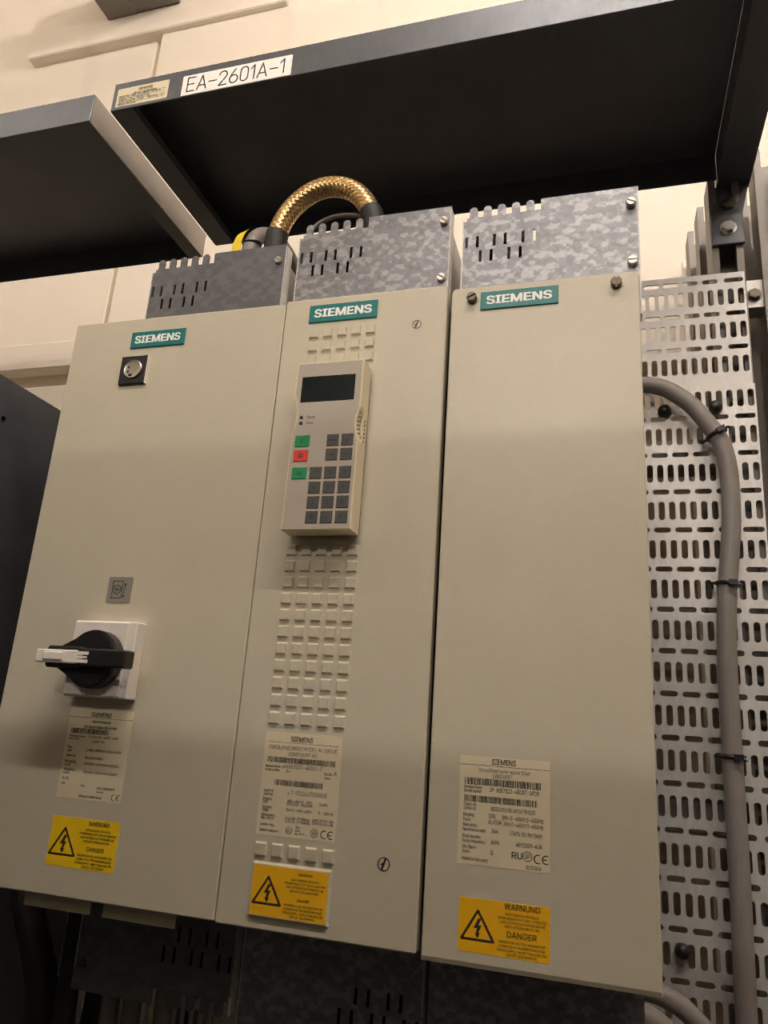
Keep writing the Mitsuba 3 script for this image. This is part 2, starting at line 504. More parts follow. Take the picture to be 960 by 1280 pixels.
def vent_box(parent, x0, x1, z0, z1, m, depth=0.20, y=0.015, low=False, shade_sheet=0.0):
    b = add('vent_cover' if not low else 'lower_vent_cover', front(vent_polygon(x0, x1, z0, z1, low), y + 0.0015, 0.0015), m, parent, 'galvanised sheet steel vent cover with slots and a notched edge')
    t, fl = 0.0012, 0.014
    za, zb = (z0, z1 - 0.002) if not low else (z0 + 0.002, z1)
    add('side_flange', bx(x1 - t, x1, y, y + fl, za, zb), 'flange_lit', b, 'side return of the vent cover painted bright as if lit')
    add('side_flange', bx(x0, x0 + t, y, y + fl, *((z0, z1 - 0.018) if not low else (z0 + 0.018, z1))), 'flange_lit', b)
    add('shade_sheet', bx(x0 + 0.004, x0 + (shade_sheet if shade_sheet else x1 - x0 - 0.004), y + 0.016, y + 0.018, z0 if not low else z0 + 0.021, z1 - 0.022 if not low else z1), 'black_plastic', b, 'black sheet added behind the slots for the shade inside the box')  # black sheet added to make the box interior look shaded
    return b


def chassis(parent, x0, x1, z0, z1, zt, y0=0.0165, y1=0.315):
    """Open topped sheet steel body behind the covers: sides, back, and cross wall below the vents."""
    t = 0.0015
    ms = [bx(x0, x0 + t, y0, y1, z0, zt - 0.022), bx(x1 - t, x1, y0, y1, z0, zt - 0.022), bx(x0, x1, y1 - t, y1, z0, zt - 0.03), bx(x0, x1, y0 + 0.001, y1, z1 - 0.07, z1 - 0.068)]
    return add('chassis', cat(ms), 'zinc_plate', parent, 'galvanised sheet steel body')


ZB = 1.3449
# --- left cabinet
c1 = thing('drive_cabinet', 'wide beige cabinet at the left with a rotary isolator switch on its door', 'cabinet', 'drive cabinets in a row')
add('door', bx(-0.3019, -0.0368, 0.0, 0.0145, 1.3449, 1.9402, 0.0012), 'panel_paint', c1, 'plain beige painted door')
add('body', cat(bx(-0.2990, -0.0400, 0.0165, 0.315, 1.352, 1.930)), 'galvanised_dull', c1)
badge(c1, -0.2226, -0.1540, 1.9020, 1.9220)
vent_box(c1, -0.2226, -0.0505, 1.90, 2.0275, 'galvanised_dull')
chassis(c1, -0.2216, -0.0520, 1.86, 1.90, 2.03)
slotted_screw(c1 + '__vent_cover', -0.0592, 0.015, 2.0063, 0.0042, 0.004, 40, 'steel_bright')
# barrel lock in a black square
lk = add('barrel_lock', bx(-0.2287, -0.1953, -0.0035, 0.0, 1.8570, 1.8910, 0.0006), 'black_plastic', c1, 'black square lock plate with a silver barrel')
add('frame_edge', bx(-0.1955, -0.1945, -0.0033, 0.0, 1.8570, 1.8910), 'white_plastic', lk)
add('barrel', lathe_y([(0, 0), (0.0112, 0), (0.0112, 0.0012), (0.0104, 0.0018), (0.0092, 0.0012), (0.0, 0.0010)], -0.2115, -0.0035, 1.8742, 32), 'steel_bright', lk, 'silver key barrel', smooth=30)
add('key_slot', cat(front(Point(-0.2135, 1.8668).buffer(0.0024).intersection(sbox(-1, 1.864, 1, 1.8684)), -0.0045, 0.0003), bx(-0.2178, -0.2160, -0.0050, -0.0045, 1.8700, 1.8725), bx(-0.2178, -0.2160, -0.0050, -0.0045, 1.8755, 1.8780)), 'black_plastic', lk)
# grey pictogram plate
ip = add('pictogram_plate', front(sbox(-0.1972, -0.0 + 1.6150, -0.1698, 1.6407).buffer(-0.0012).buffer(0.0012), 0.0, 0.0012), 'grey_plastic', c1, 'small grey plate with a switch pictogram')
cx, cz = -0.1850, 1.6278
fr = sbox(cx - 0.0070, cz - 0.0090, cx + 0.0052, cz + 0.0090)
pic = [fr.difference(fr.buffer(-0.0007)), Point(cx - 0.001, cz).buffer(0.0047).difference(Point(cx - 0.001, cz).buffer(0.0039)), Point(cx + 0.0078, cz + 0.0052).buffer(0.0011), Point(cx + 0.0072, cz - 0.0068).buffer(0.0011),
       LineString([(cx + 0.0078, cz + 0.0052), (cx + 0.0072, cz - 0.0068)]).buffer(0.0003), LineString([(cx - 0.0038, cz + 0.001), (cx - 0.001, cz - 0.0018), (cx - 0.001, cz + 0.0018), (cx + 0.0018, cz - 0.001)]).buffer(0.0004)]
add('print', front(unary_union(pic), -0.0012, 0.0002), 'label_ink', ip)
# rotary isolator
sw = add('rotary_switch', cat(bx(-0.2165, -0.1455, -0.0160, 0.0, 1.5212, 1.5940, 0.0012), bx(-0.2150, -0.1530, -0.0185, -0.0160, 1.5225, 1.5928, 0.0010), bx(-0.1840, -0.1834, -0.0188, -0.0185, 1.582, 1.5915)), 'white_plastic', c1, 'square off white rotary switch base')
kx, kz = -0.1800, 1.5562
tear = unary_union([Point(kx, kz).buffer(0.0272, 32), Polygon([(kx - 0.006, kz + 0.0262), (kx - 0.041, kz + 0.0078), (kx - 0.041, kz - 0.0078), (kx - 0.006, kz - 0.0262)])]).buffer(0.004).buffer(-0.008).buffer(0.004)
low_ = [(x, -0.0185, z) for x, z in tear.exterior.coords]
mid_ = [(x, -0.0320, z) for x, z in tear.buffer(-0.0006).exterior.coords]
top_ = [(x, -0.0370, z) for x, z in tear.buffer(-0.0035).exterior.coords]
knob = cat(front(tear, -0.0185, 0.0115), front(tear.buffer(-0.0008), -0.0300, 0.0020), front(tear.buffer(-0.0022), -0.0320, 0.0016))
add('knob', knob, 'black_plastic', sw, 'black teardrop knob')
add('grip_bar', cat(bx(kx - 0.006, kx + 0.0470, -0.0450, -0.0300, kz - 0.0082, kz + 0.0082, 0.0016), bx(kx - 0.0430, kx - 0.004, -0.0410, -0.0300, kz - 0.0100, kz + 0.0100, 0.0016)), 'black_plastic', sw, 'raised black grip bar')
add('locking_slider', cat(bx(kx - 0.0515, kx + 0.002, -0.0450, -0.0405, kz - 0.0062, kz + 0.0062, 0.0010), bx(kx - 0.0420, kx - 0.0200, -0.0475, -0.0450, kz - 0.0040, kz + 0.0040, 0.0010),
                          bx(kx - 0.006, kx + 0.0075, -0.0452, -0.0405, kz - 0.0052, kz - 0.0022), bx(kx - 0.006, kx + 0.0075, -0.0452, -0.0405, kz + 0.0022, kz + 0.0052), bx(kx - 0.006, kx + 0.0060, -0.0452, -0.0405, kz - 0.001, kz + 0.001)),
    'white_plastic', sw, 'white padlock slider in the grip')
rating_label(c1, -0.2158, -0.1452, 1.4288, 1.5106, 0.0, [
    ('SIEMENS', 0.50, 0.085, 0.0040, True, 0.33, 'center'), ('SINUSWANDLER', 0.52, 0.155, 0.0020, False, 0.30, 'center'), ('Für sinusförmigen Netzbetrieb', 0.52, 0.215, 0.0023, False, 0.52, 'center'),
    ('Bestellnummer', 0.05, 0.325, 0.0018, False, 0.26), ('Order number', 0.05, 0.352, 0.0013, False, 0.16), ('1P 6SE7023-4EC87-1FC0', 0.36, 0.325, 0.0021, False, 0.46), ('Z=K80-Y01', 0.42, 0.375, 0.0020, False, 0.20),
    ('Typ', 0.05, 0.455, 0.0020, False, 0.08), ('Type', 0.05, 0.49, 0.0016, False, 0.07), ('CUBE-48C34E-480VA,50A', 0.36, 0.475, 0.0022, False, 0.54), ('Ident.Nr.', 0.05, 0.545, 0.0018, False, 0.16), ('B60B97004', 0.36, 0.56, 0.0021, False, 0.28),
    ('Eingang', 0.05, 0.61, 0.0021, False, 0.17), ('Input', 0.05, 0.645, 0.0016, False, 0.09), ('3AC380-480V 34A 50/60Hz', 0.36, 0.625, 0.0022, False, 0.54),
    ('Ausgang', 0.05, 0.70, 0.0021, False, 0.17), ('Output', 0.05, 0.735, 0.0016, False, 0.10), ('3AC380-480V 34A 50/60Hz', 0.36, 0.715, 0.0022, False, 0.54),
    ('IP 20', 0.05, 0.80, 0.0021, False, 0.10), ('EN', 0.05, 0.855, 0.0018, False, 0.06), ('KG', 0.36, 0.865, 0.0018, False, 0.06), ('Erz.Stand B', 0.62, 0.875, 0.0023, False, 0.27), ('Issue', 0.62, 0.91, 0.0016, False, 0.10),
    ('Made in Germany', 0.36, 0.975, 0.0021, False, 0.35)],
    [rule_at(0.10), bar_at(0.06, 0.66, 0.225, 0.285, 1), ce_at(0.86, 0.975, 0.0048)])
warning_label(c1, -0.2145, -0.1414, 1.3702, 1.4126, 0.0, 'warning_yellow_vivid')
# bottom lips, lower vent cover of the left cabinet
add('bottom_lip', bx(-0.2390, -0.1665, 0.0105, 0.0120, 1.3315, 1.3455, 0.0), 'lip_paint_shaded', c1)
add('bottom_lip', bx(-0.1530, -0.0790, 0.0105, 0.0120, 1.3315, 1.3440, 0.0), 'lip_paint_shaded', c1)
lv = vent_box(c1, -0.2130, -0.0440, 1.2515, 1.3520, 'galvanised_dull', y=0.066, low=True)
slotted_screw(lv, -0.2030, 0.066, 1.274, 0.0042, 0.004, 0, 'screw_dark')
add('lower_chassis', bx(-0.2120, -0.2105, 0.0685, 0.315, 1.262, 1.352), 'galvanised_dull', c1)
add('lower_chassis', bx(-0.0465, -0.0450, 0.0685, 0.315, 1.262, 1.352), 'galvanised_dull', c1)

# --- middle cabinet
c2 = thing('drive_cabinet', 'middle beige cabinet with a keypad handset and rows of embossed squares', 'cabinet', 'drive cabinets in a row')
add('front_cover', bx(-0.0359, 0.1399, 0.0, 0.0145, 1.3439, 1.9429, 0.0012), 'panel_paint', c2, 'beige painted front cover with embossed squares')
add('body', bx(-0.0330, 0.1370, 0.0165, 0.315, 1.352, 1.930), 'galvanised_dull', c2)
badge(c2, -0.0074, 0.0673, 1.9132, 1.9335)
vent_box(c2, -0.0362, 0.1365, 1.90, 2.0490, 'galvanised')
chassis(c2, -0.0352, 0.1350, 1.86, 1.90, 2.05)
for z, a in ((2.0296, 40), (1.9610, 35)):
    slotted_screw(c2 + '__vent_cover', 0.1292, 0.015, z, 0.0045, 0.005, a, 'steel_bright')
quarter_lock(c2, 0.1098, 1.9010, 0.0046)
quarter_lock(c2, 0.1098, 1.4057, 0.0052)
PITCH = 0.015435
sq = None
for i in [0, 1, 2] + list(range(15, 26)) + [32]:
    for j in range(5):
        x, z = j * PITCH, 1.90 - i * PITCH
        key = numbered(c2 + '__front_cover__embossed_square')
        if sq is None:
            sq = mikit.ply(frustum(-0.0056, 0.0056, -0.0056, 0.0056, 0.0003, 0.0028, 0.0014), 'panel_paint')
        scene[key] = {**sq, 'to_world': T().translate([x, 0, z])}
rating_label(c2, -0.0064, 0.0665, 1.4170, 1.5022, 0.0, [
    ('SIEMENS', 0.48, 0.085, 0.0043, True, 0.29, 'center'), ('FREQUENZUMRICHTER / AC DRIVE', 0.50, 0.170, 0.0034, False, 0.88, 'center'), ('SIMOVERT VC', 0.51, 0.228, 0.0034, False, 0.37, 'center'),
    ('Bestellnummer', 0.04, 0.350, 0.0020, True, 0.20), ('Order number', 0.04, 0.385, 0.0020, True, 0.19), ('1P', 0.26, 0.350, 0.0022, False, 0.04), ('6SE7023-4EC61-Z', 0.31, 0.350, 0.0035, False, 0.46), ('Z=', 0.31, 0.388, 0.0020, True, 0.06),
    ('Erz.St.', 0.80, 0.385, 0.0022, True, 0.10), ('A', 0.92, 0.385, 0.0034, False, 0.04), ('Issue', 0.80, 0.420, 0.0020, True, 0.08),
    ('Fabrik-Nr', 0.05, 0.590, 0.0022, True, 0.13), ('Serial no', 0.05, 0.622, 0.0022, True, 0.12), ('s', 0.36, 0.600, 0.0024, False, 0.02), ('T-PO1547500053', 0.40, 0.600, 0.0037, False, 0.45),
    ('Eingang', 0.05, 0.665, 0.0022, True, 0.11), ('Input', 0.05, 0.695, 0.0022, True, 0.07), ('380...480 V   3AC', 0.36, 0.670, 0.0022, True, 0.32), ('50/60 Hz   34,0 kVA', 0.36, 0.700, 0.0022, True, 0.33), ('34,0 A', 0.77, 0.675, 0.0022, True, 0.10),
    ('Ausgang', 0.05, 0.745, 0.0022, True, 0.12), ('Output', 0.05, 0.775, 0.0022, True, 0.09), ('3AC 0 - 380...480 V', 0.36, 0.755, 0.0022, True, 0.33), ('0 - 600 Hz', 0.77, 0.755, 0.0022, True, 0.18),
    ('Nennausgang', 0.05, 0.820, 0.0022, True, 0.17), ('Max Output', 0.05, 0.850, 0.0022, True, 0.16), ('1,36 Ia  CT Rating', 0.36, 0.830, 0.0021, True, 0.31), ('1,10 Ia  VT Rating', 0.36, 0.860, 0.0021, True, 0.31), ('136% OL for 1 min', 0.70, 0.825, 0.0021, True, 0.26), ('110% OL for 1 min', 0.70, 0.855, 0.0021, True, 0.26),
    ('Geräte-Reg.', 0.05, 0.910, 0.0021, True, 0.18), ('Made in Germany', 0.05, 0.965, 0.0022, True, 0.24), ('listed', 0.50, 0.905, 0.0016, False, 0.06), ('ind.cont.', 0.50, 0.935, 0.0016, False, 0.06), ('eq. 1K24', 0.50, 0.965, 0.0016, False, 0.12)],
    [rule_at(0.10, 0.03, 0.95), bar_at(0.06, 0.93, 0.245, 0.300, 2), bar_at(0.18, 0.80, 0.465, 0.520, 3), roundmark_at('UL', 0.42, 0.935, 0.0030), roundmark_at('SP', 0.735, 0.935, 0.0034), ce_at(0.82, 0.972, 0.0058)],
    desc='cream printed rating label with two barcodes')
warning_label(c2, -0.0032, 0.0643, 1.3560, 1.3940, 0.0, plate=True, head=0.62)
lv2 = vent_box(c2, -0.0370, 0.1335, 1.2270, 1.3520, 'galvanised', y=0.066, low=True)
add('lower_chassis', bx(-0.0360, -0.0345, 0.0685, 0.315, 1.24, 1.352), 'galvanised_dull', c2)
add('lower_chassis', bx(0.1310, 0.1325, 0.0685, 0.315, 1.24, 1.352), 'galvanised_dull', c2)

# --- right cabinet
c3 = thing('drive_cabinet', 'right beige cabinet with a plain front and two slotted screws beside its top badge', 'cabinet', 'drive cabinets in a row')
pts = []
for x, s in ((0.1441, 1), (0.3213, -1)):
    for z, d in ((1.3400, 1), (1.9381, -1)):
        e = 0.0045 if d > 0 else 0.0015
        cc = 0.0030
        for (ax, az) in (((0.0, cc), (cc, 0.0)) if d < 0 else ((0.0, 0.0),)):
            pts += [(x + s * (ax + 0.0010), 0.0, z + d * (az + e)), (x + s * ax, 0.0012, z + d * (az + 0.001)), (x + s * ax, 0.0145, z + d * az)]
        pts += [(x + s * 0.001, 0.006, z)] if d > 0 else []
add('front_cover', trimesh.convex.convex_hull(np.array(pts)), 'panel_paint', c3, 'plain beige painted front cover')
add('body', bx(0.1500, 0.3190, 0.0165, 0.265, 1.352, 1.925), 'galvanised_dull', c3)
badge(c3, 0.1735, 0.2479, 1.9100, 1.9295)
vent_box(c3, 0.1492, 0.3238, 1.90, 2.0435, 'galvanised', shade_sheet=0.0655)
chassis(c3, 0.1502, 0.3222, 1.86, 1.90, 2.045, y1=0.265)
for z, a in ((2.0228, 30), (1.9563, 0)):
    slotted_screw(c3 + '__vent_cover', 0.3165, 0.015, z, 0.0048, 0.0062, a, 'steel_bright')
slotted_screw(c3 + '__front_cover', 0.1650, 0.0, 1.9235, 0.0050, 0.0065, -25, 'screw_dark')
slotted_screw(c3 + '__front_cover', 0.3008, 0.0, 1.9250, 0.0050, 0.0065, 90, 'screw_dark')
rating_label(c3, 0.1699, 0.2422, 1.4133, 1.4950, 0.0, [
    ('SIEMENS', 0.49, 0.068, 0.0042, True, 0.27, 'center'), ('Sinusfilter/sine wave filter', 0.50, 0.146, 0.0032, False, 0.57, 'center'), ('SIMOVERT', 0.48, 0.196, 0.0031, False, 0.22, 'center'),
    ('Bestellnummer', 0.055, 0.307, 0.0023, True, 0.20), ('Model number', 0.055, 0.345, 0.0025, True, 0.20), ('1P  6SE7023-4EC87-1FC0', 0.34, 0.325, 0.0032, True, 0.54),
    ('Fabrik-Nr.', 0.055, 0.470, 0.0023, True, 0.15), ('Serial no', 0.055, 0.507, 0.0025, True, 0.14), ('B03D92478 692478 020', 0.36, 0.500, 0.0030, True, 0.48),
    ('Eingang', 0.055, 0.565, 0.0025, True, 0.12), ('Input', 0.055, 0.610, 0.0025, True, 0.08), ('VDE:', 0.33, 0.565, 0.0031, True, 0.09), ('3Ph 0-480V 0-400Hz', 0.48, 0.570, 0.0031, True, 0.45), ('UL/CSA', 0.33, 0.620, 0.0031, True, 0.15), ('3Ph 0-460V 0-400Hz', 0.50, 0.625, 0.0031, True, 0.43),
    ('Nennstrom', 0.055, 0.660, 0.0025, True, 0.16), ('Nominal current', 0.055, 0.702, 0.0025, True, 0.25), ('34A', 0.37, 0.700, 0.0031, True, 0.075), ('136% OL for 1min', 0.57, 0.702, 0.0031, True, 0.35),
    ('Pulsfrequenz', 0.055, 0.762, 0.0025, True, 0.20), ('Pulse frequency', 0.055, 0.805, 0.0025, True, 0.25), ('6kHz', 0.37, 0.800, 0.0031, True, 0.09), ('4EF1000-4UA', 0.64, 0.798, 0.0031, True, 0.28),
    ('Erz.Stand', 0.055, 0.858, 0.0025, True, 0.15), ('Issue', 0.055, 0.898, 0.0025, True, 0.08), ('B', 0.37, 0.895, 0.0031, True, 0.025), ('Made in Germany', 0.055, 0.965, 0.0025, True, 0.29), ('0330006', 0.75, 0.985, 0.0026, True, 0.16),
    ('RU', 0.595, 0.905, 0.0048, True, 0.115)],
    [rule_at(0.085), bar_at(0.06, 0.90, 0.206, 0.272, 4), bar_at(0.06, 0.86, 0.370, 0.432, 5), roundmark_at('SP', 0.765, 0.875, 0.0037), ce_at(0.835, 0.925, 0.0060)],
    desc='cream printed rating label with two wide barcodes')
warning_label(c3, 0.1729, 0.2425, 1.3518, 1.3895, 0.0, head=1.3)
add('lower_vent_cover', cat(bx(0.1375, 0.3110, 0.066, 0.0675, 1.20, 1.352), bx(0.3090, 0.3110, 0.066, 0.080, 1.20, 1.352)), 'galvanised', c3, 'galvanised lower cover')
add('lower_chassis', bx(0.1520, 0.1535, 0.0685, 0.18, 1.20, 1.352), 'galvanised_dull', c3)
add('lower_chassis', bx(0.3080, 0.3095, 0.0685, 0.18, 1.20, 1.352), 'galvanised_dull', c3)

# ------------------------------------------------------------------ keypad handset
hs = thing('keypad_handset', 'beige keypad handset with a dark display clipped to the middle cabinet', 'control panel')
hx0, hx1, hz0, hz1 = -0.0020, 0.0670, 1.6818, 1.8525
HF = -0.0270
outline = [(hx0, hz0)]
outline += [(hx0 + 0.0009, 1.7730), (hx0 + 0.0009 + 0.0006, 1.7760)]
for a in np.linspace(0, 1, 12):
    outline.append((hx0 - 0.0002 + 0.0035 * math.sin(math.pi * a) ** 1.0 + 0.0008, 1.7765 + 0.0385 * a))
outline += [(hx0 - 0.0006, 1.8190), (hx0, hz1), (hx1, hz1), (hx1, 1.8040)]
for a in np.linspace(0, 1, 14):
    outline.append((hx1 - 0.0034 * math.sin(math.pi * a), 1.8030 - 0.0340 * a))
outline += [(hx1, 1.7680), (hx1, hz0)]
shell = Polygon(outline).buffer(0)
full = sbox(hx0, hz0, hx1, hz1)
add('shell', cat(front(full, -0.0040, 0.0110), front(shell, -0.0150, 0.0110), front(shell.buffer(-0.0008), -0.0260, 0.0008)), 'handset_shell', hs, 'cream plastic shell')
add('rear_housing', bx(hx0 + 0.004, hx1 - 0.001, -0.0040, 0.0, hz0 + 0.003, hz1 - 0.004), 'black_plastic', hs)
face = add('face_plate', front(shell.buffer(-0.0016), -0.0266, 0.0005), 'handset_face', hs, 'grey membrane face')
FY = -0.0271
add('display', bx(0.0047, 0.0597, FY - 0.0003, FY, 1.8097, 1.8367), 'screen_glass', hs, 'dark blank display')
for z in (1.7939, 1.7878):
    add('indicator_light', lathe_y([(0, 0), (0.0019, 0), (0.0019, 0.0003), (0.0, 0.0008)], 0.0078, FY, z, 16), 'black_plastic', hs)
add('indicator_lettering', cat(text('Fault', 0.0135, 1.7926, 0.0027, FY), text('Run', 0.0138, 1.7866, 0.0027, FY)), 'label_ink', hs)


def key(x, z, w, h, m, sign=None, bright=False):
    k = add('key', frustum(x - w / 2, x + w / 2, z - h / 2, z + h / 2, FY, 0.0007, 0.0004), m, hs)
    if sign is not None:
        add('symbol', sign(x, z, FY - 0.0007), 'key_print', k)


def glyph(s, hh=0.0036):
    return lambda x, z, y: text(s, x, z - hh / 2, hh, y, False, None, 'center')


KW, KH = 0.0120, 0.0120
key(0.0111, 1.7692, 0.0150, 0.0120, 'key_green', lambda x, z, y: bx(x - 0.0003, x + 0.0003, y - 0.0002, y, z - 0.0022, z + 0.0022))
key(0.0111, 1.7543, 0.0150, 0.0120, 'key_red', lambda x, z, y: ring(x, z, 0.0014, 0.0022, y))
key(0.0113, 1.7367, 0.0150, 0.0120, 'key_green', glyph('Jog', 0.0026))
for (x, z, s) in ((0.0421, 1.7690, 'Reset'), (0.0566, 1.7690, '»'), (0.0421, 1.7546, '»'), (0.0566, 1.7546, '«'),
                  (0.0279, 1.7366, '7'), (0.0424, 1.7366, '8'), (0.0570, 1.7366, '9'), (0.0279, 1.7221, '4'), (0.0424, 1.7221, '5'), (0.0570, 1.7221, '6'),
                  (0.0280, 1.7077, '1'), (0.0424, 1.7077, '2'), (0.0570, 1.7077, '3'), (0.0280, 1.6933, '0'), (0.0424, 1.6933, '+/-'), (0.0570, 1.6933, 'P')):
    key(x, z, KW, KH, 'key_grey', glyph(s, 0.0024 if len(s) > 1 else 0.0036))
# grip dimples along the right flank
ms = []
for r in range(6):
    for c_ in range(3):
        y = -0.0225 + c_ * 0.0055
        z = 1.7975 - r * 0.0042 - c_ * 0.0021
        xs = hx1 - 0.0034 * math.sin(math.pi * np.clip((1.8030 - z) / 0.034, 0, 1)) if y < -0.0150 else hx1
        s = trimesh.creation.icosphere(1, 0.0010)
        s.apply_translation([xs + 0.0001, y, z])
        ms.append(s)
add('grip_dimples', cat(ms), 'screw_dark', hs, kind='stuff')

# ------------------------------------------------------------------ canopies (sheet steel trays above the cabinets)
ZU, ZO = 2.2910, 2.3370


def canopy(label, x0, x1, y0, y1, lip_left, lip_right):
    t = thing('steel_canopy', label, 'shelf', 'steel canopies above the cabinets')
    add('top_sheet', bx(x0 + 0.002, x1 - (0.002 if lip_right else 0.0), y0 + 0.002, y1 - 0.002, ZO - 0.002, ZO - 0.0002), 'dark_steel', t)
    add('front_flange', bx(x0, x1, y0, y0 + 0.002, ZU, ZO, 0.0006), 'dark_steel', t)
    add('rear_flange', bx(x0, x1, y1 - 0.002, y1, ZU, ZO, 0.0006), 'dark_steel', t)
    if lip_left:
        add('side_flange', cat(bx(x0, x0 + 0.002, y0 + 0.002, y1 - 0.002, ZU, ZO - 0.0002), bx(x0 + 0.002, x0 + 0.034, y0 + 0.002, y1 - 0.002, ZU, ZU + 0.002), bx(x0 + 0.032, x0 + 0.034, y0 + 0.002, y1 - 0.002, ZU, ZU + 0.012)), 'dark_steel', t)
    if lip_right:
        add('side_flange', bx(x1 - 0.002, x1, y0 + 0.002, y1 - 0.002, ZU, ZO - 0.0002), 'bare_steel', t, 'lighter bare steel side edge')
        add('side_lip', bx(x1 - 0.026, x1 - 0.002, y0 + 0.002, y1 - 0.002, ZU, ZU + 0.002), 'dark_steel', t)
    return t


cr = canopy('dark grey sheet steel canopy carrying the white sign', -0.3495, 0.4485, 0.0320, 0.3300, True, False)
cl = canopy('dark grey sheet steel canopy at the left edge', -1.60, -0.3890, 0.0400, 0.3550, False, True)


# engraved sign: single line lettering
def stroke(lines, x, z, s, w):
    return unary_union([LineString([(x + a * s, z + b * s) for a, b in l]).buffer(w / 2, cap_style=1) for l in lines])


def arc(cx, cz, rx, rz, a0, a1, n=16):
    return [(cx + rx * math.cos(math.radians(a)), cz + rz * math.sin(math.radians(a))) for a in np.linspace(a0, a1, n)]


GL = {'E': ([[(0.5, 1), (0, 1), (0, 0), (0.5, 0)], [(0, 0.52), (0.42, 0.52)]], 0.5),
      'A': ([[(0, 0), (0.3, 1), (0.6, 0)], [(0.09, 0.3), (0.51, 0.3)]], 0.6),
      '-': ([[(0.0, 0.45), (0.48, 0.45)]], 0.48),
      '2': ([arc(0.25, 0.73, 0.25, 0.27, 170, -35) + [(0.0, 0.0), (0.52, 0.0)]], 0.52),
      '6': ([arc(0.26, 0.28, 0.26, 0.28, 0, 360, 24), [(0.01, 0.34), (0.10, 0.62), (0.36, 1.0)]], 0.52),
      '0': ([arc(0.24, 0.74, 0.24, 0.26, 0, 180) + arc(0.24, 0.26, 0.24, 0.26, 180, 360) + [(0.48, 0.74)]], 0.48),
      '1': ([[(0.0, 0.76), (0.22, 1.0), (0.22, 0.0)]], 0.26)}
sy = 0.0320
sg = add('sign_plate', bx(-0.2405, -0.0835, sy - 0.0015, sy, 2.2915, 2.3245, 0.0003), 'sign_white', cr, 'white engraved sign plate reading EA-2601A-1')
hh, xx, sh = 0.0225, -0.2320, []
for ch in 'EA-2601A-1':
    lines, w = GL[ch]
    sh.append(stroke(lines, xx, 2.2970, hh, 0.0017))
    xx += (w + 0.185) * hh
sx = (0.1400) / (unary_union(sh).bounds[2] - unary_union(sh).bounds[0])
u = affinity.scale(unary_union(sh), sx, 1, origin=(-0.2320, 2.2970))
add('lettering', front(u, sy - 0.0015, 0.0003), 'label_ink', sg)
rating_label(cr, -0.3425, -0.2625, 2.2955, 2.3260, sy, [
    ('SIEMENS', 0.55, 0.26, 0.0046, True, 0.28, 'center'), ('SIMOVERT MASTER DRIVES', 0.55, 0.40, 0.0022, False, 0.45, 'center'), ('Bestell-Nr. / Order-No. 6SE7023-4EC61-Z', 0.05, 0.52, 0.0025, False, 0.80),
    ('Fabrik-Nr. / Serial-No.', 0.05, 0.66, 0.0025, False, 0.62), ('380-480V  34A', 0.05, 0.80, 0.0025, False, 0.50), ('50/60 Hz', 0.62, 0.80, 0.0025, False, 0.2), ('Made in Germany', 0.05, 0.93, 0.0025, False, 0.36), ('CE', 0.88, 0.80, 0.003, False, 0.06)],
    [rule_at(0.42, 0.05, 0.95), rule_at(0.56, 0.05, 0.95), rule_at(0.70, 0.05, 0.95), rule_at(0.84, 0.05, 0.95)], name='type_label', desc='cream printed type label')

# ------------------------------------------------------------------ strut frame at the right
def strut_mesh(x0, x1, y0, y1, z0, z1, open_front=True):
    t = 0.0025
    ms = [bx(x0, x0 + t, y0, y1, z0, z1), bx(x1 - t, x1, y0, y1, z0, z1), bx(x0, x1, y1 - t, y1, z0, z1)]
    l = (x1 - x0) * 0.23
    ms += [bx(x0, x0 + l, y0, y0 + t, z0, z1), bx(x1 - l, x1, y0, y0 + t, z0, z1), bx(x0 + l - t, x0 + l, y0, y0 + 0.009, z0, z1), bx(x1 - l, x1 - l + t, y0, y0 + 0.009, z0, z1)]
    return cat(ms)


def hexbolt(parent, x, y, z, r, h, m, rot=10):
    hexa = Polygon([(x + r * math.cos(math.radians(60 * k + rot)), z + r * math.sin(math.radians(60 * k + rot))) for k in range(6)])
    b = add('hex_bolt', cat(front(hexa, y, h), front(Point(x, z).buffer(r * 0.8), y - h, 0.0008)), m, parent)
    add('washer', front(Point(x, z).buffer(r * 1.3), y, 0.0012), m, b)


STR = [('strut channel post that carries the bolted canopy bracket', 0.437, 0.4775, 0.336, 0.377, 2.30), ('strut channel post directly behind the bracket post', 0.434, 0.4745, 0.428, 0.468, 2.325),
       ('strut channel post nearest the wall behind the bracket post', 0.431, 0.4715, 0.524, 0.565, 2.352), ('strut channel post at the right edge of the picture', 0.4985, 0.539, 0.336, 0.377, 2.34),
       ('strut channel post just behind the rightmost post', 0.4965, 0.537, 0.428, 0.468, 2.345), ('strut channel post nearest the wall behind the rightmost post', 0.494, 0.534, 0.524, 0.565, 2.352)]
posts = []
for lab, x0, x1, y0, y1, zt in STR:
    posts.append(single('strut_post', lab, 'post', strut_mesh(x0, x1, y0, y1, 0.0, zt), 'strut_steel', group='strut channel posts of the frame'))
ca = thing('canopy_arm', 'dark steel channel arm bolted to the post right of the sign canopy', 'bracket')
add('channel', cat(bx(0.4490, 0.4930, -0.33, 0.352, 2.2900, 2.2920), bx(0.4490, 0.4515, -0.33, 0.352, 2.2920, 2.3380), bx(0.4905, 0.4930, -0.33, 0.352, 2.2920, 2.3380), bx(0.449, 0.4535, -0.33, 0.352, 2.2885, 2.2900)), 'dark_steel', ca)
hull = trimesh.convex.convex_hull(np.array([(x, y, z) for x in (0.4385, 0.4785) for y, z in ((0.3300, 2.2320), (0.3335, 2.2320))] + [(x, y, z) for x in (0.4470, 0.4920) for y, z in ((0.3440, 2.2905), (0.3475, 2.2905))]))
add('mounting_plate', cat(bx(0.4375, 0.4790, 0.3300, 0.3345, 2.1850, 2.2330, 0.0008), hull), 'dark_steel', ca)
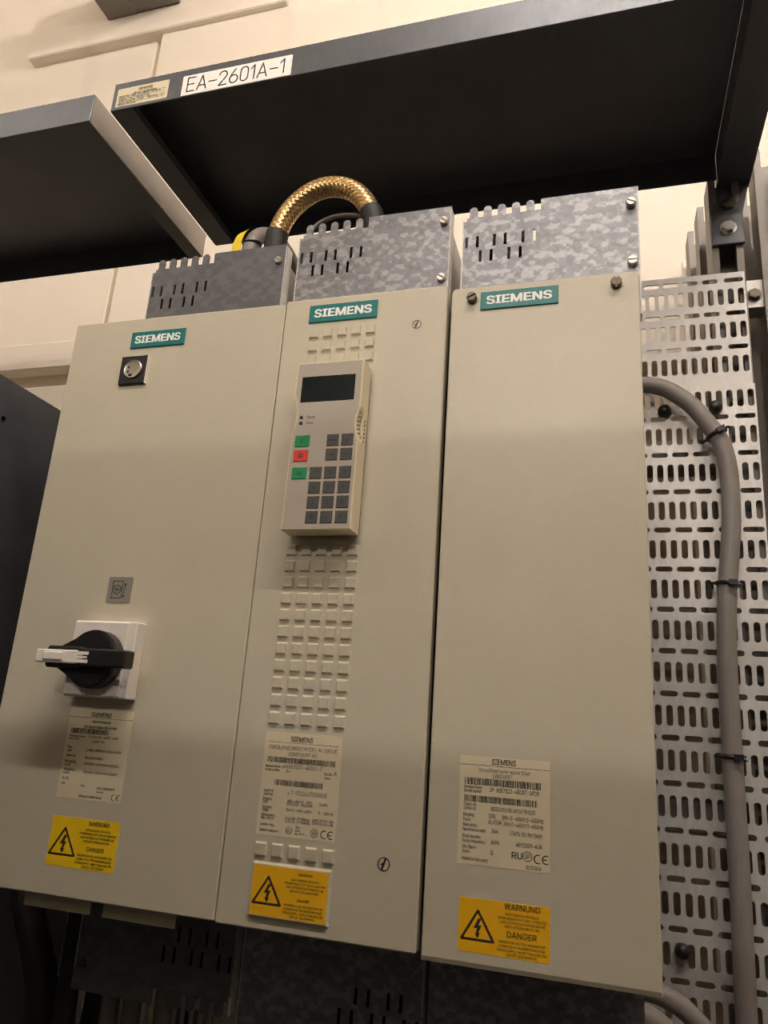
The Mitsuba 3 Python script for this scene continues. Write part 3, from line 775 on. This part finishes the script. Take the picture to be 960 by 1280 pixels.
hexbolt(ca, 0.4590, 0.3300, 2.2100, 0.0085, 0.0065, 'steel_bright')
hexbolt(ca, 0.4620, 0.3340, 2.2500, 0.0085, 0.0055, 'screw_dark')
wb = thing('wall_bracket', 'small light steel bracket with a dark bolt between the posts at right', 'bracket')
add('plate', cat(bx(0.478, 0.4985, 0.343, 0.346, 2.090, 2.132), bx(0.478, 0.4985, 0.343, 0.372, 2.090, 2.093)), 'zinc_plate', wb)
hexbolt(wb, 0.4870, 0.343, 2.108, 0.0075, 0.007, 'screw_dark', 30)
single('lit_strip', 'narrow white strip left of the posts that stands for a lit post side', 'trunking', bx(0.4275, 0.4385, 0.595, W - 0.001, 1.2, 2.345, 0.002), 'white_plastic')  # white strip stands for the lit side of a rear post

# ------------------------------------------------------------------ perforated mounting plates
def slot_v(x, z, h=0.0240, w=0.0074):
    return LineString([(x, z - (h - w) / 2), (x, z + (h - w) / 2)]).buffer(w / 2, quad_segs=4)


def slot_h(x, z, l=0.0200, w=0.0066):
    return LineString([(x - (l - w) / 2, z), (x + (l - w) / 2, z)]).buffer(w / 2, quad_segs=4)


def perforated(x0, xr, z0, z1, cols, right_wide, y, t=0.002):
    holes = []
    zr = 2.0993
    while zr - 0.03 > z0:
        if zr + 0.012 < z1:
            for k in range(cols):
                holes.append(slot_v(xr - 0.0060 - 0.0125 * k, zr))
            if zr + 0.03 < z1:
                if right_wide:
                    holes.append(slot_h(xr - 0.0140, zr + 0.0250, 0.0240))
                k0 = xr - 0.0435 if right_wide else xr - 0.014
                k = 0
                while k0 - 0.025 * k - 0.010 > x0:
                    holes.append(slot_h(k0 - 0.025 * k, zr + 0.0250))
                    k += 1
        zr -= 0.0501
    return front(sbox(x0, z0, xr, z1).difference(unary_union(holes)), y + t, t)


pp = thing('perforated_plate', 'perforated galvanised mounting plate right of the cabinets', 'mounting plate')
add('upper_sheet', perforated(0.300, 0.4737, 1.966, 2.1360, 13, True, 0.3250), 'zinc_plate', pp)
add('lower_sheet', perforated(0.300, 0.4757, 0.62, 1.9685, 13, True, 0.3228), 'zinc_plate', pp)
add('edge_return', cat(bx(0.4737, 0.4757, 0.3228, 0.3350, 0.62, 1.9685), bx(0.4717, 0.4737, 0.3275, 0.3355, 1.9685, 2.1360)), 'zinc_plate', pp)
for x, z in ((0.3650, 1.9335), (0.4265, 1.9355), (0.3605, 1.3030)):
    add('round_cap', lathe_y([(0, 0), (0.0062, 0), (0.0080, 0.002), (0.0085, 0.005), (0.0078, 0.009), (0.0050, 0.0118), (0, 0.0125)], x, 0.3228, z, 24), 'black_plastic', pp, 'round black cap', smooth=50)
add('plate_rail', cat(bx(0.285, 0.337, 0.326, 0.334, 1.02, 2.10)), 'zinc_plate', pp)
p2 = thing('perforated_plate', 'dim perforated mounting plate below the cabinets at the lower left', 'mounting plate')
add('sheet', perforated(-0.62, -0.130, 0.95, 1.62, 38, False, 0.3260), 'zinc_plate', p2)
# rear mounting boards behind the cabinets carry them on the frame
for i, (z, d) in enumerate(((1.86, 'upper'), (1.42, 'lower'))):
    single('mounting_rail', f'{d} steel mounting rail running behind the three cabinets', 'rail', bx(-1.0, 0.436, 0.3365, 0.372, z, z + 0.04, 0.001), 'strut_steel')
single('strut_post', 'strut channel post behind the left cabinet', 'post', strut_mesh(-0.27, -0.229, 0.373, 0.414, 0.0, 2.29), 'strut_steel', group='strut channel posts of the frame')

# ------------------------------------------------------------------ cables
path = spline([(0.29, 0.296, 1.955), (0.318, 0.298, 1.965), (0.341, 0.300, 1.964), (0.359, 0.300, 1.960), (0.380, 0.300, 1.947), (0.399, 0.300, 1.928), (0.413, 0.300, 1.907), (0.4265, 0.300, 1.882), (0.4325, 0.300, 1.858), (0.4345, 0.300, 1.830), (0.4335, 0.300, 1.779),
               (0.428, 0.300, 1.725), (0.424, 0.300, 1.690), (0.420, 0.300, 1.626), (0.419, 0.300, 1.546), (0.419, 0.300, 1.462), (0.419, 0.300, 1.398), (0.418, 0.300, 1.322), (0.417, 0.300, 1.250), (0.416, 0.300, 0.40)], 150)
cb = thing('motor_cable', 'thick grey cable looping down the perforated plate with black ties', 'cable')
add('sheath', tube(path, 0.0108, 20), 'cable_grey', cb, smooth=50)


def tie(parent, p, d, r, y_back):
    """Strap around the cable, a knot in front and a leg through the plate."""
    p, d = np.array(p), np.array(d) / np.linalg.norm(d)
    a = np.cross(d, [0, 1.0, 0])
    a /= np.linalg.norm(a)
    b = np.cross(d, a)
    b = b if b[1] < 0 else -b
    loop = np.array([p + (r + 0.0012) * (math.cos(t) * a + math.sin(t) * b) for t in np.linspace(0, 2 * math.pi, 33)])
    ms = [tube(loop, 0.0024, 8)]
    k = trimesh.creation.box([0.010, 0.007, 0.006])
    M = np.eye(4)
    M[:3, 0], M[:3, 1], M[:3, 2] = a, b, d
    M[:3, 3] = p + b * (r + 0.003) + a * 0.004
    k.apply_transform(M)
    ms.append(k)
    ms.append(tube([p + b * (r + 0.004) + a * 0.006, p + b * (r + 0.006) + a * 0.013 + d * 0.003], 0.0016, 6))
    ms.append(tube([p - a * (r + 0.001), p - a * (r + 0.006) + [0, 0.005, 0], [*(p - a * (r + 0.003))[:1], y_back, p[2]]], 0.0018, 6))
    add('cable_tie', cat(ms), 'black_plastic', parent, 'black cable tie')


for zt in (1.8905, 1.7003, 1.5075):
    i = int(np.argmin(np.abs(path[20:, 2] - zt))) + 20
    tie(cb, path[i], path[i + 1] - path[i - 1], 0.0108, 0.322)
for j, (lab, pts_, r) in enumerate((('thick grey cable curving away under the right cabinet, upper of two', [(0.24, 0.235, 1.255), (0.29, 0.245, 1.281), (0.321, 0.250, 1.279), (0.345, 0.252, 1.272), (0.368, 0.255, 1.255), (0.388, 0.258, 1.228), (0.40, 0.26, 1.18), (0.405, 0.26, 1.08)], 0.0100),
                                    ('thick grey cable curving away under the right cabinet, lower of two', [(0.24, 0.205, 1.235), (0.28, 0.212, 1.264), (0.312, 0.216, 1.266), (0.332, 0.220, 1.256), (0.352, 0.222, 1.234), (0.365, 0.225, 1.20), (0.372, 0.225, 1.09)], 0.0115))):
    single('motor_cable', lab, 'cable', tube(spline(pts_, 60), r, 18), 'cable_grey', smooth=50)

# brass braided hose between the left and the middle vent box
Y = 0.075
hp = spline([(-0.0995, Y, 2.040), (-0.0985, Y, 2.072), (-0.0965, Y, 2.094), (-0.0865, Y, 2.119), (-0.069, Y, 2.1385), (-0.0445, Y, 2.150), (-0.0155, Y, 2.147), (0.0085, Y, 2.130), (0.0215, Y, 2.109), (0.0285, Y, 2.090), (0.031, Y, 2.040)], 120)
hz = thing('braided_hose', 'brass braided hose arching between two galvanised vent boxes', 'hose')
i0 = int(np.argmin(np.abs(hp[:40, 2] - 2.090)))
i1 = 80 + int(np.argmin(np.abs(hp[80:, 2] - 2.105)))
m, U = tube(hp[i0:i1 + 1], 0.0125, 24, uv=True)
add('braid', m, 'brass_braid', hz, smooth=True, uv=U)
add('ferrule', cat(tube(hp[4:i0 + 2], 0.0138, 24), tube(hp[2:6], 0.0150, 24)), 'black_rubber', hz, 'black rubber end sleeve', smooth=40)
add('ferrule', tube(hp[i1 - 1:-2], 0.0138, 24), 'black_rubber', hz, 'black rubber end sleeve', smooth=40)
# grey conductor with the yellow tag
gp = spline([(-0.134, 0.078, 1.98), (-0.1345, 0.078, 2.05), (-0.134, 0.080, 2.085), (-0.130, 0.092, 2.106), (-0.124, 0.115, 2.118), (-0.118, 0.15, 2.115), (-0.115, 0.19, 2.09), (-0.114, 0.20, 1.98)], 70)
gc = thing('grey_cable', 'short bent grey cable with a yellow tag behind the left vent box', 'cable')
add('sheath', tube(gp, 0.0102, 18), 'cable_grey', gc, smooth=50)
gi = int(np.argmin(np.abs(gp[:30, 2] - 2.086)))
lp = [gp[gi] + 0.0112 * np.array([math.cos(t), math.sin(t), 0.25 * math.sin(t)]) for t in np.linspace(0, 2 * math.pi, 25)]
add('cable_tie', tube(lp, 0.0016, 8), 'black_plastic', gc, 'black cable tie')
tp = spline([(-0.1490, 0.070, 2.040), (-0.1492, 0.069, 2.066), (-0.1475, 0.068, 2.083), (-0.1425, 0.067, 2.093), (-0.1385, 0.067, 2.096)], 20)
nn = np.array([[0.0050, 0, -0.0008]])
V, F = [], []
for k, p_ in enumerate(tp):
    w = 0.0072
    side = np.array([0.96, -0.25, 0.1]) * w
    V += [p_ - side, p_ + side]
V = np.array(V)
for k in range(len(tp) - 1):
    F += [[2 * k, 2 * k + 1, 2 * k + 3], [2 * k, 2 * k + 3, 2 * k + 2]]
th = np.array([0.0002, 0.0010, 0.0])
n_ = len(V)
V2 = np.vstack([V, V + th])
F2 = F + [[a + n_, c + n_, b + n_] for a, b, c in F]
for k in range(len(tp) - 1):
    for s in (0, 1):
        a, b = 2 * k + s, 2 * k + 2 + s
        F2 += [[a, b, b + n_], [a, b + n_, a + n_]]
add('yellow_tag', trimesh.Trimesh(V2, np.array(F2), process=False), 'tag_yellow', gc, 'yellow cable tag')
single('thin_cable', 'thin grey cable bowed above the middle vent box', 'cable', tube(spline([(-0.062, 0.09, 2.04), (-0.058, 0.09, 2.103), (-0.047, 0.09, 2.113), (-0.032, 0.09, 2.118), (-0.011, 0.09, 2.118), (0.012, 0.09, 2.110), (0.022, 0.09, 2.04)], 50), 0.0027, 10), 'cable_grey', smooth=50)

# dark cables under the left cabinet
for j, (lab, pts_, r, mm) in enumerate((
        ('thick black cable curving down at the left end of the bundle under the left cabinet', [(-0.385, 0.24, 1.46), (-0.380, 0.21, 1.405), (-0.362, 0.16, 1.345), (-0.330, 0.13, 1.300), (-0.292, 0.12, 1.245), (-0.280, 0.12, 1.18), (-0.277, 0.12, 0.40)], 0.016, 'black_rubber'),
        ('black cable hanging straight beside the lower vent cover', [(-0.240, 0.10, 1.345), (-0.240, 0.10, 1.30), (-0.240, 0.10, 1.24), (-0.236, 0.10, 1.16), (-0.236, 0.10, 0.40)], 0.011, 'black_rubber'),
        ('black cable in the middle of the bundle under the left cabinet', [(-0.266, 0.17, 1.345), (-0.262, 0.17, 1.30), (-0.252, 0.17, 1.24), (-0.256, 0.17, 1.16), (-0.258, 0.17, 0.40)], 0.013, 'black_rubber'))):
    kk = single('power_cable', lab, 'cable', tube(spline(pts_, 50), r, 16), mm, smooth=50, group='black cables under the left cabinet')
for j, x in enumerate((-0.195, -0.170, -0.135)):
    single('conduit', ['grey conduit leaving the lower vent cover at its left end', 'grey conduit second from the left below the lower vent cover', 'grey conduit third from the left below the lower vent cover'][j], 'conduit',
           tube([(x, 0.11, 1.34), (x, 0.11, 0.40)], 0.009, 14), 'cable_grey', smooth=50, group='conduits below the lower vent cover')

# ------------------------------------------------------------------ steel side plate at the left, trunking at the top
X = -0.42
sp = thing('side_plate', 'dark grey steel side plate at the left edge behind the cabinets', 'steel plate')
zt = 1.8950
m = trimesh.creation.extrude_polygon(sbox(-0.30, 0.95, 0.33, zt).difference(Point(0.040, 1.8445).buffer(0.0042)), 0.003, engine='earcut')
m.apply_transform(np.array([[0, 0, 1, 0], [1, 0, 0, 0], [0, 1, 0, 0], [0, 0, 0, 1.0]]))
m.apply_translation([X - 0.003, 0, 0])
add('sheet', m, 'dark_steel', sp)
add('hole_shade', bx(X - 0.006, X - 0.0032, 0.032, 0.048, 1.836, 1.853), 'black_plastic', sp)  # black backing added so the hole stays in shade
add('top_fold', bx(X - 0.03, X, -0.30, 0.33, zt - 0.001, zt + 0.001), 'dark_steel', sp)
single('black_conduit', 'short black conduit end behind the left side plate', 'conduit', tube(spline([(-0.45, 0.40, 1.90), (-0.44, 0.405, 1.985), (-0.41, 0.41, 2.012), (-0.37, 0.41, 2.0), (-0.35, 0.41, 1.92)], 30), 0.013, 14), 'black_rubber', smooth=50)
tr = thing('ceiling_trunking', 'grey steel trunking box sticking out from the wall at the top', 'trunking')
add('trough', cat(bx(-0.945, -0.730, 0.25, 0.588, 3.250, 3.34, 0.002), bx(-0.945, -0.86, 0.25, 0.5895, 3.249, 3.26, 0.001)), 'strut_steel', tr)
